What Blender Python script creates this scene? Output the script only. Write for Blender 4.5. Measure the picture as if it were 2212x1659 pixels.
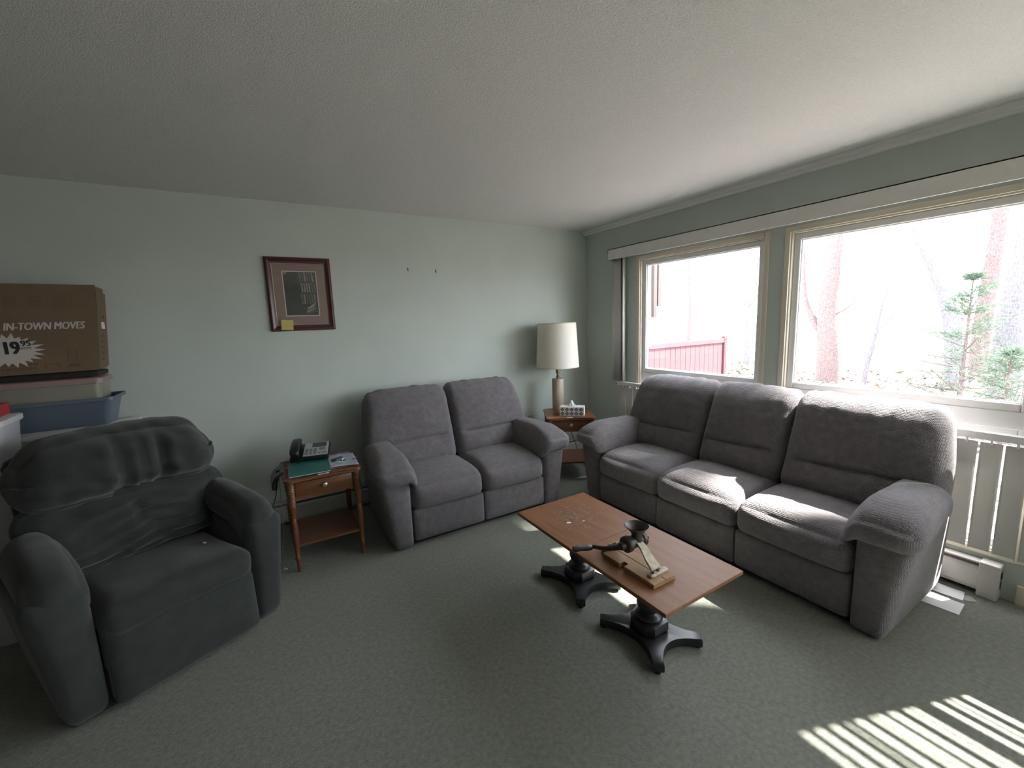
import bpy, bmesh, math, random
from mathutils import Vector, Matrix, noise
random.seed(7)
S = bpy.context.scene
C = S.collection
for o in list(bpy.data.objects): bpy.data.objects.remove(o)
PI = math.pi

# ------------------------------------------------------------------ camera
IMG_W, F_PX = 2212.0, 916.53
YAW, PITCH, ROLL, CAM_H = 0.5364, 0.1472, -0.0364, 1.5144
WX, WY, CH = 3.175, 3.668, 2.44            # window wall plane, back wall plane, ceiling height
XL, YR = -3.3, -3.0                        # far left wall, rear wall
cam_d = bpy.data.cameras.new('camera'); cam = bpy.data.objects.new('camera', cam_d); C.objects.link(cam)
fw = Vector((math.sin(YAW)*math.cos(PITCH), math.cos(YAW)*math.cos(PITCH), -math.sin(PITCH)))
r0 = Vector((math.cos(YAW), -math.sin(YAW), 0)); u0 = r0.cross(fw)
rr = r0*math.cos(ROLL)+u0*math.sin(ROLL); uu = u0*math.cos(ROLL)-r0*math.sin(ROLL)
M = Matrix((rr, uu, -fw)).transposed().to_4x4(); M.translation = Vector((0, 0, CAM_H)); cam.matrix_world = M
cam_d.sensor_width = 36.0; cam_d.lens = 36.0*F_PX/IMG_W; cam_d.clip_start = .02; cam_d.clip_end = 300
S.camera = cam

# ------------------------------------------------------------------ light
SKY, SUN = 12.0, 60.0
world = bpy.data.worlds.new('world'); S.world = world; world.use_nodes = True
wn = world.node_tree.nodes; wn['Background'].inputs[0].default_value = (.90, .96, 1.03, 1); wn['Background'].inputs[1].default_value = SKY
SUN_DIR = Vector((1, -.383, 1.17)).normalized()
sd = bpy.data.lights.new('sun', 'SUN'); sd.energy = SUN; sd.angle = math.radians(.7); sd.color = (1, .955, .87)
sun = bpy.data.objects.new('sun', sd); C.objects.link(sun); sun.location = SUN_DIR*30
sun.rotation_euler = SUN_DIR.to_track_quat('Z', 'Y').to_euler()
WIN = [(1.742, 2.897), (.42, 1.575), (-1.1, .05), (-2.75, -1.35)]     # openings along y; the last is unseen, added for bounce light
WZ0, WZ1 = .24, 2.04
for a, b in WIN:
    pd = bpy.data.lights.new('window_portal', 'AREA'); pd.shape = 'RECTANGLE'; pd.size = WZ1-WZ0; pd.size_y = b-a
    pd.cycles.is_portal = True
    po = bpy.data.objects.new('window_portal', pd); C.objects.link(po); po.location = (3.33, (a+b)/2, (WZ0+WZ1)/2); po.rotation_euler = (0, PI/2, 0)
S.view_settings.view_transform = 'Standard'; S.view_settings.look = 'None'; S.view_settings.gamma = 1
S.view_settings.use_curve_mapping = False; S.view_settings.exposure = 0.12
S.cycles.max_bounces = 10; S.cycles.diffuse_bounces = 6; S.cycles.transparent_max_bounces = 12
S.cycles.sample_clamp_indirect = 8.0; S.cycles.use_denoising = True

# ------------------------------------------------------------------ materials
def lin(c): return tuple(((v/255)/12.92 if v/255 <= .04045 else ((v/255+.055)/1.055)**2.4) for v in c)
def mat(name, col, rough=.6, var=.0, vscale=8, bump=0., bscale=200, btype='noise', metal=0, sheen=0, spec=.5, stretch=None, col2=None, dist=.002, coat=0):
    m = bpy.data.materials.new(name); m.use_nodes = True; nt = m.node_tree; N = nt.nodes; L = nt.links
    b = N['Principled BSDF']; b.inputs['Roughness'].default_value = rough; b.inputs['Metallic'].default_value = metal
    b.inputs['Specular IOR Level'].default_value = spec; b.inputs['Sheen Weight'].default_value = sheen; b.inputs['Coat Weight'].default_value = coat
    b.inputs['Base Color'].default_value = (*col, 1)
    tc = N.new('ShaderNodeTexCoord'); src = tc.outputs['Object']
    if stretch:
        mp = N.new('ShaderNodeMapping'); mp.inputs['Scale'].default_value = stretch; L.new(src, mp.inputs[0]); vsrc = mp.outputs[0]
    else: vsrc = src
    if var or col2:
        nz = N.new('ShaderNodeTexNoise'); nz.inputs['Scale'].default_value = vscale; nz.inputs['Detail'].default_value = 5; L.new(vsrc, nz.inputs['Vector'])
        rp = N.new('ShaderNodeValToRGB'); rp.color_ramp.elements[0].position = .3; rp.color_ramp.elements[1].position = .7
        c2 = col2 or tuple(v*(1+var) for v in col); c1 = col if col2 else tuple(v*(1-var) for v in col)
        rp.color_ramp.elements[0].color = (*c1, 1); rp.color_ramp.elements[1].color = (*c2, 1)
        L.new(nz.outputs['Fac'], rp.inputs[0]); L.new(rp.outputs[0], b.inputs['Base Color'])
    if bump:
        bp = N.new('ShaderNodeBump'); bp.inputs['Strength'].default_value = bump; bp.inputs['Distance'].default_value = dist
        if btype == 'voronoi':
            t = N.new('ShaderNodeTexVoronoi'); t.inputs['Scale'].default_value = bscale; t.inputs['Randomness'].default_value = .35; L.new(src, t.inputs['Vector']); L.new(t.outputs['Distance'], bp.inputs['Height']); bp.invert = True
        else:
            t = N.new('ShaderNodeTexNoise'); t.inputs['Scale'].default_value = bscale; t.inputs['Detail'].default_value = 3; L.new(vsrc if btype == 'grain' else src, t.inputs['Vector']); L.new(t.outputs['Fac'], bp.inputs['Height'])
        L.new(bp.outputs[0], b.inputs['Normal'])
    return m
def glass_mat(name, tint=(1, 1, 1), gl=.06):
    m = bpy.data.materials.new(name); m.use_nodes = True; N = m.node_tree.nodes; L = m.node_tree.links; N.remove(N['Principled BSDF'])
    t = N.new('ShaderNodeBsdfTransparent'); t.inputs[0].default_value = (*tint, 1); g = N.new('ShaderNodeBsdfGlossy'); g.inputs['Roughness'].default_value = .03
    x = N.new('ShaderNodeMixShader'); x.inputs[0].default_value = gl; L.new(t.outputs[0], x.inputs[1]); L.new(g.outputs[0], x.inputs[2]); L.new(x.outputs[0], N['Material Output'].inputs[0]); return m
def translucent(name, col, tcol, f=.5, rough=.7):
    m = mat(name, col, rough); N = m.node_tree.nodes; L = m.node_tree.links
    t = N.new('ShaderNodeBsdfTranslucent'); t.inputs[0].default_value = (*tcol, 1); x = N.new('ShaderNodeMixShader'); x.inputs[0].default_value = f
    L.new(N['Principled BSDF'].outputs[0], x.inputs[1]); L.new(t.outputs[0], x.inputs[2]); L.new(x.outputs[0], N['Material Output'].inputs[0]); return m
m_wall = mat('sage_wall_paint', (.49, .54, .50), .75, .03, 3, .15, 120)
m_ceil = mat('textured_ceiling_paint', (.70, .695, .685), .9, .06, 160, .7, 210, dist=.004)
m_carpet = mat('green_carpet', (.215, .228, .188), 1.0, .22, 55, 1., 330, sheen=.25, dist=.008)
m_fill_cut = mat('fill_cutting_dark_wall', (.10, .07, .05), .5, .25, 4, stretch=(1, 8, 1))  # invented dark finish for the unseen left wall, soaks up fill light
m_white = mat('white_vinyl', (.72, .72, .72), .4)
m_trim = mat('cream_painted_trim', (.62, .575, .47), .45)
m_valance = mat('off_white_valance', (.66, .645, .62), .6, .03, 30)
m_slat = translucent('vinyl_blind_slat', (.60, .59, .57), (.45, .44, .41), .12)
m_heater = mat('enamelled_heater_metal', (.50, .49, .46), .4, .05, 6)
m_black = mat('black_plastic', (.012, .012, .014), .35)
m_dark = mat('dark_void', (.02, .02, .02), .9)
m_sofa = mat('grey_chenille_fabric', (.14, .128, .137), .95, .14, 26, .85, 150, 'voronoi', sheen=.2, dist=.005)
m_sofa_skirt = m_sofa
m_rec = mat('dark_green_velour', (.023, .027, .025), .9, .2, 14, .3, 260, sheen=.2)
m_wood = mat('cherry_wood', (.115, .045, .019), .32, col2=(.17, .07, .03), vscale=5, stretch=(1, 9, 9), bump=.08, bscale=20, btype='grain', spec=.4)
m_ctop = mat('worn_maple_tabletop', (.185, .078, .034), .48, col2=(.24, .11, .052), vscale=4, stretch=(9, 1, 9), bump=.05, bscale=20, btype='grain', spec=.32)
def worn(m, c, r, col, rough):
    N = m.node_tree.nodes; L = m.node_tree.links; b = N['Principled BSDF']; src = b.inputs['Base Color'].links[0].from_socket
    tc = N.new('ShaderNodeTexCoord'); vd = N.new('ShaderNodeVectorMath'); vd.operation = 'DISTANCE'; vd.inputs[1].default_value = c; L.new(tc.outputs['Object'], vd.inputs[0])
    mr = N.new('ShaderNodeMapRange'); mr.inputs[1].default_value = r; mr.inputs[2].default_value = r*.25; L.new(vd.outputs['Value'], mr.inputs[0])
    nz = N.new('ShaderNodeTexNoise'); nz.inputs['Scale'].default_value = 24; nz.inputs['Detail'].default_value = 6; L.new(tc.outputs['Object'], nz.inputs['Vector'])
    rp = N.new('ShaderNodeValToRGB'); rp.color_ramp.elements[0].position = .45; rp.color_ramp.elements[1].position = .62; L.new(nz.outputs['Fac'], rp.inputs[0])
    mu = N.new('ShaderNodeMath'); mu.operation = 'MULTIPLY'; L.new(mr.outputs[0], mu.inputs[0]); L.new(rp.outputs[0], mu.inputs[1])
    mx = N.new('ShaderNodeMix'); mx.data_type = 'RGBA'; L.new(mu.outputs[0], mx.inputs[0]); L.new(src, mx.inputs[6]); mx.inputs[7].default_value = (*col, 1); L.new(mx.outputs[2], b.inputs['Base Color']); return m
m_ctop_worn = worn(mat('worn_maple_tabletop_patch', (.185, .078, .034), .48, col2=(.24, .11, .052), vscale=4, stretch=(9, 1, 9), bump=.05, bscale=20, btype='grain', spec=.32), (-.01, .30, .41), .17, (.135, .085, .055), .7)
m_ctopdk = mat('dark_table_edge', (.05, .024, .015), .4)
m_blackwood = mat('black_painted_wood', (.016, .016, .019), .33, spec=.6)
m_glass = glass_mat('window_glass')
m_brass = mat('aged_brass', (.30, .25, .16), .35, metal=.8)
m_knob = mat('brushed_nickel', (.55, .52, .45), .3, metal=.9)
m_marble = mat('beige_marble', (.50, .42, .35), .3, col2=(.36, .28, .22), vscale=14, stretch=(1, 1, .4))
m_shade = translucent('linen_lamp_shade', (.90, .87, .80), (.85, .8, .7), .3)
m_paper = mat('white_paper', (.72, .72, .72), .7)
m_card = mat('brown_cardboard', (.15, .102, .06), .85, .05, 10)
m_carddk = mat('cardboard_edge_shadow_gap', (.035, .025, .018), .9)
m_ink_w = mat('white_print', (.50, .46, .43), .8)
m_ink_k = mat('black_print', (.02, .02, .022), .8)
m_ink_b = mat('faded_brown_print', (.12, .075, .045), .85)
m_bluetub = mat('translucent_blue_plastic', (.10, .13, .165), .35)
m_cleartub = mat('cloudy_clear_plastic', (.24, .235, .19), .3)
m_pinklid = mat('dusty_pink_plastic', (.30, .20, .19), .4)
m_whitetub = mat('grey_white_plastic', (.42, .42, .44), .4)
m_whitelid = mat('white_plastic_lid', (.55, .545, .53), .4)
m_red = mat('red_box_card', (.35, .025, .03), .5)
m_cream = mat('cream_card', (.6, .52, .36), .6)
m_teal = mat('teal_notebook_cover', (.02, .17, .16), .5, .2, 90, stretch=(6, 1, 1))
m_pink = mat('muted_red_placemat', (.24, .09, .09), .8)
m_redcloth = mat('crimson_cloth', (.38, .04, .07), .85)
m_bag = mat('pale_blue_plastic_bag', (.40, .47, .55), .3, .12, 25, .5, 30)
m_silver = mat('silver_plastic', (.42, .42, .43), .35, metal=.3)
m_screen = mat('phone_display', (.03, .035, .035), .12)
m_button = mat('phone_button', (.18, .18, .18), .5)
m_steel = mat('keyring_steel', (.6, .6, .6), .25, metal=1)
m_frame = mat('mahogany_frame', (.065, .018, .016), .28, .25, 12, stretch=(1, 1, 6))
m_gilt = mat('gilt_fillet', (.55, .42, .30), .35, metal=.4)
m_mat = mat('mauve_mat_board', (.21, .135, .12), .85)
m_matbev = mat('mat_bevel', (.60, .55, .48), .8)
m_photo_d = mat('photo_dark_tone', (.016, .018, .017), .3, .7, 40)
m_photo_m = mat('photo_mid_tone', (.10, .095, .085), .3, .5, 60)
m_photo_l = mat('photo_light_tone', (.22, .20, .18), .3, .3, 60)
m_sticky = mat('yellow_sticky_note', (.50, .42, .15), .8)
m_iron = mat('dark_tinned_iron', (.06, .055, .05), .45, .3, 30, metal=.5)
m_cream_iron = mat('chipped_cream_enamel', (.52, .47, .36), .5, col2=(.30, .24, .14), vscale=45)
m_board = mat('scrap_pine_board', (.34, .21, .11), .7, col2=(.27, .155, .075), vscale=6, stretch=(10, 1, 10))
m_cord = mat('dark_cord', (.02, .02, .02), .6)
m_cordw = mat('pale_cord', (.25, .24, .2), .6)
m_outlet = mat('ivory_outlet', (.50, .45, .34), .45)
m_tissue = mat('tissue', (.85, .85, .85), .9)
m_tbox = mat('tissue_box_white', (.70, .69, .67), .6)
m_tgrey = mat('tissue_box_grey_print', (.13, .12, .12), .7)
m_bark = mat('pine_bark', (.155, .11, .11), .95, .35, 18, .8, 30, stretch=(4, 4, 1), dist=.02)
m_bark2 = mat('grey_bark', (.145, .138, .155), .95, .3, 18, .8, 30, stretch=(4, 4, 1), dist=.02)
m_needle = mat('pine_needles', (.11, .155, .11), .8, .3, 3)
m_ground = mat('leaf_covered_ground', (.16, .145, .14), 1, .3, 2.2, .6, 9, dist=.05)
m_leaf = mat('dry_leaves', (.24, .18, .13), .95, .4, 3)
m_twig = mat('dry_brush', (.17, .13, .11), .95, .3, 4)
m_fence = mat('red_stained_boards', (.115, .038, .046), .8, .1, 5)
m_fence_gap = mat('dark_red_stain', (.07, .02, .026), .85)
m_siding = mat('white_siding', (.8, .8, .8), .7)
m_brown = mat('brown_painted_trim', (.045, .032, .03), .6)

# ------------------------------------------------------------------ mesh helpers
def empty(name, loc=(0, 0, 0), rz=0):
    o = bpy.data.objects.new(name, None); o.empty_display_size = .1; C.objects.link(o); o.location = loc; o.rotation_euler = (0, 0, rz); return o
def tag(o, label=None, cat=None, group=None, kind=None):
    if label: o['label'] = label
    if cat: o['category'] = cat
    if group: o['group'] = group
    if kind: o['kind'] = kind
    return o
def link(name, me, m, parent=None, loc=None, rot=None):
    o = bpy.data.objects.new(name, me); C.objects.link(o)
    if m is not None:
        for q in (m if isinstance(m, (list, tuple)) else [m]): me.materials.append(q)
    if parent is not None: o.parent = parent
    if loc: o.location = loc
    if rot: o.rotation_euler = rot
    return o
class MB:
    def __init__(s): s.bm = bmesh.new(); s.mi = 0
    def _fin(s, n0):
        s.bm.faces.ensure_lookup_table()
    def add(s, V, Fs):
        vs = [s.bm.verts.new(v) for v in V]
        for f in Fs:
            try: fc = s.bm.faces.new([vs[i] for i in f]); fc.material_index = s.mi
            except ValueError: pass
        return vs
    def box(s, x0, x1, y0, y1, z0, z1, bev=0, seg=2, T=None):
        t = bmesh.new(); 
        V = [(x, y, z) for x in (x0, x1) for y in (y0, y1) for z in (z0, z1)]; vs = [t.verts.new(v) for v in V]
        for f in ((0, 1, 3, 2), (4, 6, 7, 5), (0, 4, 5, 1), (2, 3, 7, 6), (0, 2, 6, 4), (1, 5, 7, 3)): t.faces.new([vs[i] for i in f])
        if bev: bmesh.ops.bevel(t, geom=t.edges[:], offset=bev, segments=seg, affect='EDGES', profile=.5)
        s.take(t, T); return s
    def take(s, t, T=None):
        t.verts.index_update(); 
        vs = [s.bm.verts.new((T @ v.co) if T else v.co) for v in t.verts]
        for f in t.faces:
            try: fc = s.bm.faces.new([vs[v.index] for v in f.verts]); fc.material_index = s.mi
            except ValueError: pass
        t.free()
    def prism(s, poly, z0, z1, bev=0, T=None, seg=1):
        t = bmesh.new(); n = len(poly)
        a = [t.verts.new((x, y, z0)) for x, y in poly]; b = [t.verts.new((x, y, z1)) for x, y in poly]
        t.faces.new(a[::-1]); t.faces.new(b)
        for i in range(n): t.faces.new((a[i], a[(i+1) % n], b[(i+1) % n], b[i]))
        if bev: bmesh.ops.bevel(t, geom=[e for e in t.edges if abs(e.verts[0].co.z-e.verts[1].co.z) < 1e-6], offset=bev, segments=seg, affect='EDGES', profile=.5)
        s.take(t, T); return s
    def lathe(s, prof, n=24, c=(0, 0, 0), T=None, cap=True):
        V = []; Fs = []
        for r, z in prof:
            for k in range(n):
                a = 2*PI*k/n; v = Vector((c[0]+r*math.cos(a), c[1]+r*math.sin(a), c[2]+z)); V.append((T @ v) if T else v)
        for i in range(len(prof)-1):
            for k in range(n): Fs.append((i*n+k, i*n+(k+1) % n, (i+1)*n+(k+1) % n, (i+1)*n+k))
        if cap: Fs.append(tuple(range(n))[::-1]); Fs.append(tuple((len(prof)-1)*n+k for k in range(n)))
        s.add(V, Fs); return s
    def tube(s, pts, r, n=8, cap=True):
        pts = [Vector(p) for p in pts]; V = []; Fs = []; m = len(pts)
        rs = r if isinstance(r, (list, tuple)) else [r]*m; up = None
        for i, p in enumerate(pts):
            d = (pts[min(i+1, m-1)]-pts[max(i-1, 0)]).normalized()
            if up is None: up = d.orthogonal().normalized()
            up = (up-d*up.dot(d)); up = up.normalized() if up.length > 1e-6 else d.orthogonal().normalized()
            sd_ = d.cross(up)
            for k in range(n): a = 2*PI*k/n; V.append(p+(up*math.cos(a)+sd_*math.sin(a))*rs[i])
        for i in range(m-1):
            for k in range(n): Fs.append((i*n+k, i*n+(k+1) % n, (i+1)*n+(k+1) % n, (i+1)*n+k))
        if cap: Fs.append(tuple(range(n))[::-1]); Fs.append(tuple((m-1)*n+k for k in range(n)))
        s.add(V, Fs); return s
    def build(s, name, m, parent=None, smooth=False, ang=40, loc=None, rot=None, sub=0):
        bmesh.ops.recalc_face_normals(s.bm, faces=s.bm.faces[:])
        me = bpy.data.meshes.new(name); s.bm.to_mesh(me); s.bm.free()
        if smooth:
            me.polygons.foreach_set('use_smooth', [True]*len(me.polygons))
            if ang: me.set_sharp_from_angle(angle=math.radians(ang))
        o = link(name, me, m, parent, loc, rot)
        if sub: md = o.modifiers.new('subdivision', 'SUBSURF'); md.levels = sub; md.render_levels = sub
        return o
def spline(pts, n=8):
    P = [Vector(p) for p in pts]; P = [P[0]*2-P[1]]+P+[P[-1]*2-P[-2]]; out = []
    for i in range(1, len(P)-2):
        for k in range(n):
            t = k/n; a, b, c, d = P[i-1:i+3]
            out.append(.5*((2*b)+(c-a)*t+(2*a-5*b+4*c-d)*t*t+(3*b-a-3*c+d)*t**3))
    out.append(P[-2]); return out
def ss(a, b, x):
    t = max(0, min(1, (x-a)/(b-a))); return t*t*(3-2*t)
def cushion(name, m, parent, x0, x1, y0, y1, z0, z1, r, fn=None, n=18, nx=None, ny=None, nz=None):
    """soft rounded block; fn(p, (a,b,c)) moves each vertex, a,b,c in -1..1 inside the block"""
    nx = nx or n; ny = ny or n; nz = nz or n
    cx, cy, cz = (x0+x1)/2, (y0+y1)/2, (z0+z1)/2; hx, hy, hz = (x1-x0)/2, (y1-y0)/2, (z1-z0)/2
    rx, ry, rz = (min(r, hx), min(r, hy), min(r, hz)) if not isinstance(r, tuple) else (min(r[0], hx), min(r[1], hy), min(r[2], hz))
    def spread(k, h, rad):                     # denser rows in the rounded ends
        t = 2*k-1; return t*h
    idx = {}; V = []; Fs = []
    def vert(i, j, k):
        key = (i, j, k)
        if key in idx: return idx[key]
        g = []
        for q, nn, h in ((i, nx, hx), (j, ny, hy), (k, nz, hz)):
            t = 2*q/nn-1; t = math.sin(t*PI/2)*.45+t*.55; g.append(t)
        p = Vector((g[0]*hx, g[1]*hy, g[2]*hz))
        inn = Vector((max(-hx+rx, min(hx-rx, p.x)), max(-hy+ry, min(hy-ry, p.y)), max(-hz+rz, min(hz-rz, p.z))))
        d = Vector(((p.x-inn.x)/rx, (p.y-inn.y)/ry, (p.z-inn.z)/rz)); l = d.length
        if l > 1e-9:
            mx = max(abs(d.x), abs(d.y), abs(d.z)); d = d*(mx/l)
            p = inn+Vector((d.x*rx, d.y*ry, d.z*rz))
        a = tuple(g); p = p+Vector((cx, cy, cz))
        if fn: p = Vector(fn(p, a))
        idx[key] = len(V); V.append(p); return idx[key]
    for (na, nb, mk) in ((nx, ny, lambda i, j, e: (i, j, e*nz)), (nx, nz, lambda i, j, e: (i, e*ny, j)), (ny, nz, lambda i, j, e: (e*nx, i, j))):
        for e in (0, 1):
            for i in range(na):
                for j in range(nb):
                    Fs.append([vert(*mk(i, j, e)), vert(*mk(i+1, j, e)), vert(*mk(i+1, j+1, e)), vert(*mk(i, j+1, e))])
    b = MB(); b.add(V, Fs); return b.build(name, m, parent, smooth=True, ang=0)
def wob(p, s, a): return a*noise.noise(Vector(p)*s)
def copy_tree(o, parent=None):
    c = o.copy(); C.objects.link(c); c.parent = parent
    for ch in list(o.children): copy_tree(ch, c)
    return c
def text_obj(name, body, size, m, parent, loc, rot=(PI/2, 0, 0), shear=0, bold=0, align='LEFT', sx=1, rep=()):
    cu = bpy.data.curves.new(name, 'FONT'); cu.body = body; cu.size = size; cu.shear = shear; cu.offset = bold; cu.align_x = align; cu.extrude = .0002; cu.resolution_u = 3
    t = bpy.data.objects.new(name, cu); C.objects.link(t)
    dg = bpy.context.evaluated_depsgraph_get(); me = bpy.data.meshes.new_from_object(t.evaluated_get(dg)); bpy.data.objects.remove(t); bpy.data.curves.remove(cu)
    if rep:
        bm = bmesh.new()
        for dx in (0,)+tuple(rep):
            n0 = len(bm.verts); bm.from_mesh(me); bm.verts.ensure_lookup_table()
            for v in bm.verts[n0:]: v.co.x += dx; v.co.z += dx*.02
        bm.to_mesh(me); bm.free()
    me.materials.clear(); o = link(name, me, m, parent, loc, rot); o.scale = (sx, 1, 1); return o

# ------------------------------------------------------------------ room shell
def struct(o): return tag(o, kind='structure')
TH = .10
struct(MB().box(XL-.2, WX+TH, YR-.2, WY+.2, -.15, 0).build('floor', m_carpet))
struct(MB().box(XL-.2, WX+TH, YR-.2, WY+.2, CH, CH+.2).build('ceiling', m_ceil))
struct(MB().box(XL-.2, WX+TH, WY, WY+.2, 0, CH).build('wall_back', m_wall))
struct(MB().box(XL-.2, XL, YR, WY, 0, CH).build('wall_left', m_fill_cut))
struct(MB().box(XL, WX, YR-.2, YR, 0, CH).build('wall_rear', m_wall))
b = MB(); b.box(WX, WX+TH, YR-.2, WY, WZ1, CH); b.box(WX, WX+TH, YR-.2, WY, 0, WZ0)
edges = sorted(WIN); cur = YR-.2
for a_, b_ in edges: b.box(WX, WX+TH, cur, a_, WZ0, WZ1); cur = b_
b.box(WX, WX+TH, cur, WY, WZ0, WZ1)
struct(b.build('wall_right', m_wall))
# crown moulding on the window wall
pf = [(0, 0), (-.055, 0), (-.055, -.008), (-.042, -.014), (-.038, -.026), (-.024, -.032), (-.018, -.046), (-.004, -.05), (0, -.05)]
b = MB(); n = len(pf)
V = [(WX+x, y, CH+z) for y in (YR, WY) for x, z in pf]; b.add(V, [tuple(range(n)), tuple(range(n, 2*n))]+[(i, (i+1) % n, n+(i+1) % n, n+i) for i in range(n)])
struct(b.build('trim_1', m_white))
struct(MB().box(WX-.016, WX, YR, .40, 0, .1, .004).build('baseboard_right', m_trim))

def window(idx, y0, y1):
    w = empty('window_%d' % idx, (WX, (y0+y1)/2, WZ0)); struct(w); h = (y1-y0)/2; H = WZ1-WZ0
    def fr(name, m, ya, yb, za, zb, wd, x0, x1, bev=.003):        # rectangular ring
        b = MB()
        b.box(x0, x1, ya, ya+wd, za, zb, bev); b.box(x0, x1, yb-wd, yb, za, zb, bev); b.box(x0, x1, ya+wd, yb-wd, zb-wd, zb, bev); b.box(x0, x1, ya+wd, yb-wd, za, za+wd, bev)
        return b.build(name, m, w)
    fr('casing', m_trim, -h-.032, h+.032, -.032, H+.032, .034, -.013, .0)
    fr('jamb', m_trim, -h, h, 0, H, .012, -.002, TH)
    zs = 1.035-WZ0                                               # bottom of the upper pane
    fr('sash', m_white, -h+.012, h-.012, zs-.06, H-.012, .042, .022, .062, .006)
    fr('glazing_bead', m_white, -h+.048, h-.048, zs-.024, H-.048, .012, .034, .06)
    MB().box(.04, .046, -h+.055, h-.055, zs-.02, H-.055).build('glass_pane', m_glass, w)
    MB().box(.018, .1, -h+.012, h-.012, .885-WZ0, zs-.058, .004).build('transom_rail', m_white, w)
    fr('sash', m_white, -h+.012, h-.012, .012, .887-WZ0, .04, .026, .066, .006)
    MB().box(.044, .05, -h+.05, h-.05, .05, .85-WZ0).build('glass_pane', m_glass, w)
    MB().box(-.004, .02, -h+.45, -h+.52, zs-.075, zs-.062, .003).build('latch', m_white, w)
    return w
for i, (a, c) in enumerate(WIN): window(i+1, a, c)

# ------------------------------------------------------------------ heaters
def heater(label, loc, rz, L, capL, capR):
    h = empty('baseboard_heater', loc, rz); tag(h, label, 'heater', None)
    MB().box(0, L, -.012, 0, .015, .182, .002).build('back_plate', m_heater, h)
    b = MB(); n = 5; pr = [(-.065, .03), (-.07, .05), (-.068, .142), (-.058, .156), (-.058, .152), (-.064, .140), (-.066, .05), (-.06, .03)]
    V = [(x, y, z) for x in (0, L) for y, z in pr]; k = len(pr); b.add(V, [tuple(range(k)), tuple(range(k, 2*k))]+[(i, (i+1) % k, k+(i+1) % k, k+i) for i in range(k)])
    b.build('front_cover', m_heater, h)
    MB().box(0, L, -.06, -.0, .172, .182, .003).build('top_hood', m_heater, h)
    MB().box(0, L, -.050, -.012, .11, .155).build('damper', m_heater, h)
    MB().box(0, L, -.05, -.014, .06, .10).build('heating_element', mat('dull_aluminium', (.25, .25, .24), .5, metal=.6), h)
    for on, x in ((capL, 0), (capR, L-.075)):
        if on: MB().box(x, x+.075, -.076, 0, .0, .19, .006).build('end_cap', m_heater, h)
    return h
heater('long cream baseboard heater along the wall behind the loveseat', (-2.4, WY, 0), 0, 5.5, True, False)
heater('cream baseboard heater under the windows behind the long sofa', (WX, WY, 0), -PI/2, WY-.45, False, True)

# ------------------------------------------------------------------ vertical blinds
VX = 3.07
vb = empty('vertical_blind', (VX, 3.225, 0)); tag(vb, 'vertical blind drawn aside beside the window under its long valance', 'window blind')
b = MB(); b.box(0, .012, -5.4, 0, 2.075, 2.178, .003); b.box(0, .105, -.012, 0, 2.075, 2.178, .003); b.box(0, .105, -5.4, 0, 2.166, 2.178, .003); b.build('valance', m_valance, vb)
MB().box(.04, .08, -5.35, -.02, 2.12, 2.15, .004).build('headrail', m_white, vb)
def slat_mesh(w, h, curve=.007, n=8):
    b = MB(); V = []; Fs = []
    for j in range(2):
        for i in range(n+1):
            t = i/n*2-1; V.append((t*w/2, curve*(t*t-.5), h*j))
    V2 = [(x, y+.0012, z) for x, y, z in V]; o = len(V)
    for i in range(n): Fs += [(i, i+1, n+2+i, n+1+i), (o+n+1+i, o+n+2+i, o+i+1, o+i)]
    Fs += [(0, n+1, o+n+1, o), (n, n+n+1, o+n+n+1, o+n)]
    for i in range(n): Fs += [(i, o+i, o+i+1, i+1), (n+1+i, n+2+i, o+n+2+i, o+n+1+i)]
    b.add(V+V2, Fs); bmesh.ops.recalc_face_normals(b.bm, faces=b.bm.faces[:]); me = bpy.data.meshes.new('blind_slat'); b.bm.to_mesh(me); b.bm.free(); me.polygons.foreach_set('use_smooth', [True]*len(me.polygons)); me.materials.append(m_slat); return me
me = slat_mesh(.092, 1.26)
for k, (dx, dy, rz) in enumerate(((.030, -.105, 97), (.045, -.075, 94), (.058, -.10, 92), (.056, -.178, 27), (.072, -.09, 90))):
    o = link('blind_slat', me, None, vb, (dx, dy, .882), (0, 0, math.radians(rz)))
lb = empty('vertical_blind', (3.105, 3.09, 0)); tag(lb, 'low vertical blind of white vinyl slats covering the lower window panes', 'window blind')
MB().box(-.02, .02, -4.2, 0, .838, .876, .004).build('headrail', m_white, lb)
MB().box(-.022, .024, -.001, .018, .834, .88, .004).build('end_cap', m_white, lb)
me = slat_mesh(.0775, .57, .004); me2 = MB().box(-.006, .006, -.004, .004, -.02, .02).build('carrier_clip', m_white, lb); cm = me2.data; bpy.data.objects.remove(me2)
for k in range(48):
    y = -.045-k*.0865
    rz = 90+random.uniform(1, 8)
    link('blind_slat', me, None, lb, (0, y, .252), (0, 0, math.radians(rz)))
    link('carrier_clip', cm, None, lb, (0, y, .832))
# horizontal blind in the third window
hb = empty('horizontal_blind', (3.12, -.52, 0)); tag(hb, 'half open horizontal blind hanging in the window past the sofa', 'window blind')
MB().box(-.02, .02, -.56, .56, 2.02, 2.06, .004).build('headrail', m_white, hb)
random.seed(3); z = 1.99; hm = MB().box(-.024, .024, -.56, .56, -.0008, .0008).build('slat', m_slat, hb); hmd = hm.data; bpy.data.objects.remove(hm)
while z > .95:
    link('slat', hmd, None, hb, (0, 0, z), (0, -math.radians(random.choice((12, 16, 20, 14, 24, 38, 10))), 0)); z -= random.choice((.045, .045, .045, .05, .07))
MB().box(-.024, .024, -.56, .56, .92, .935, .003).build('bottom_rail', m_white, hb)

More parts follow.
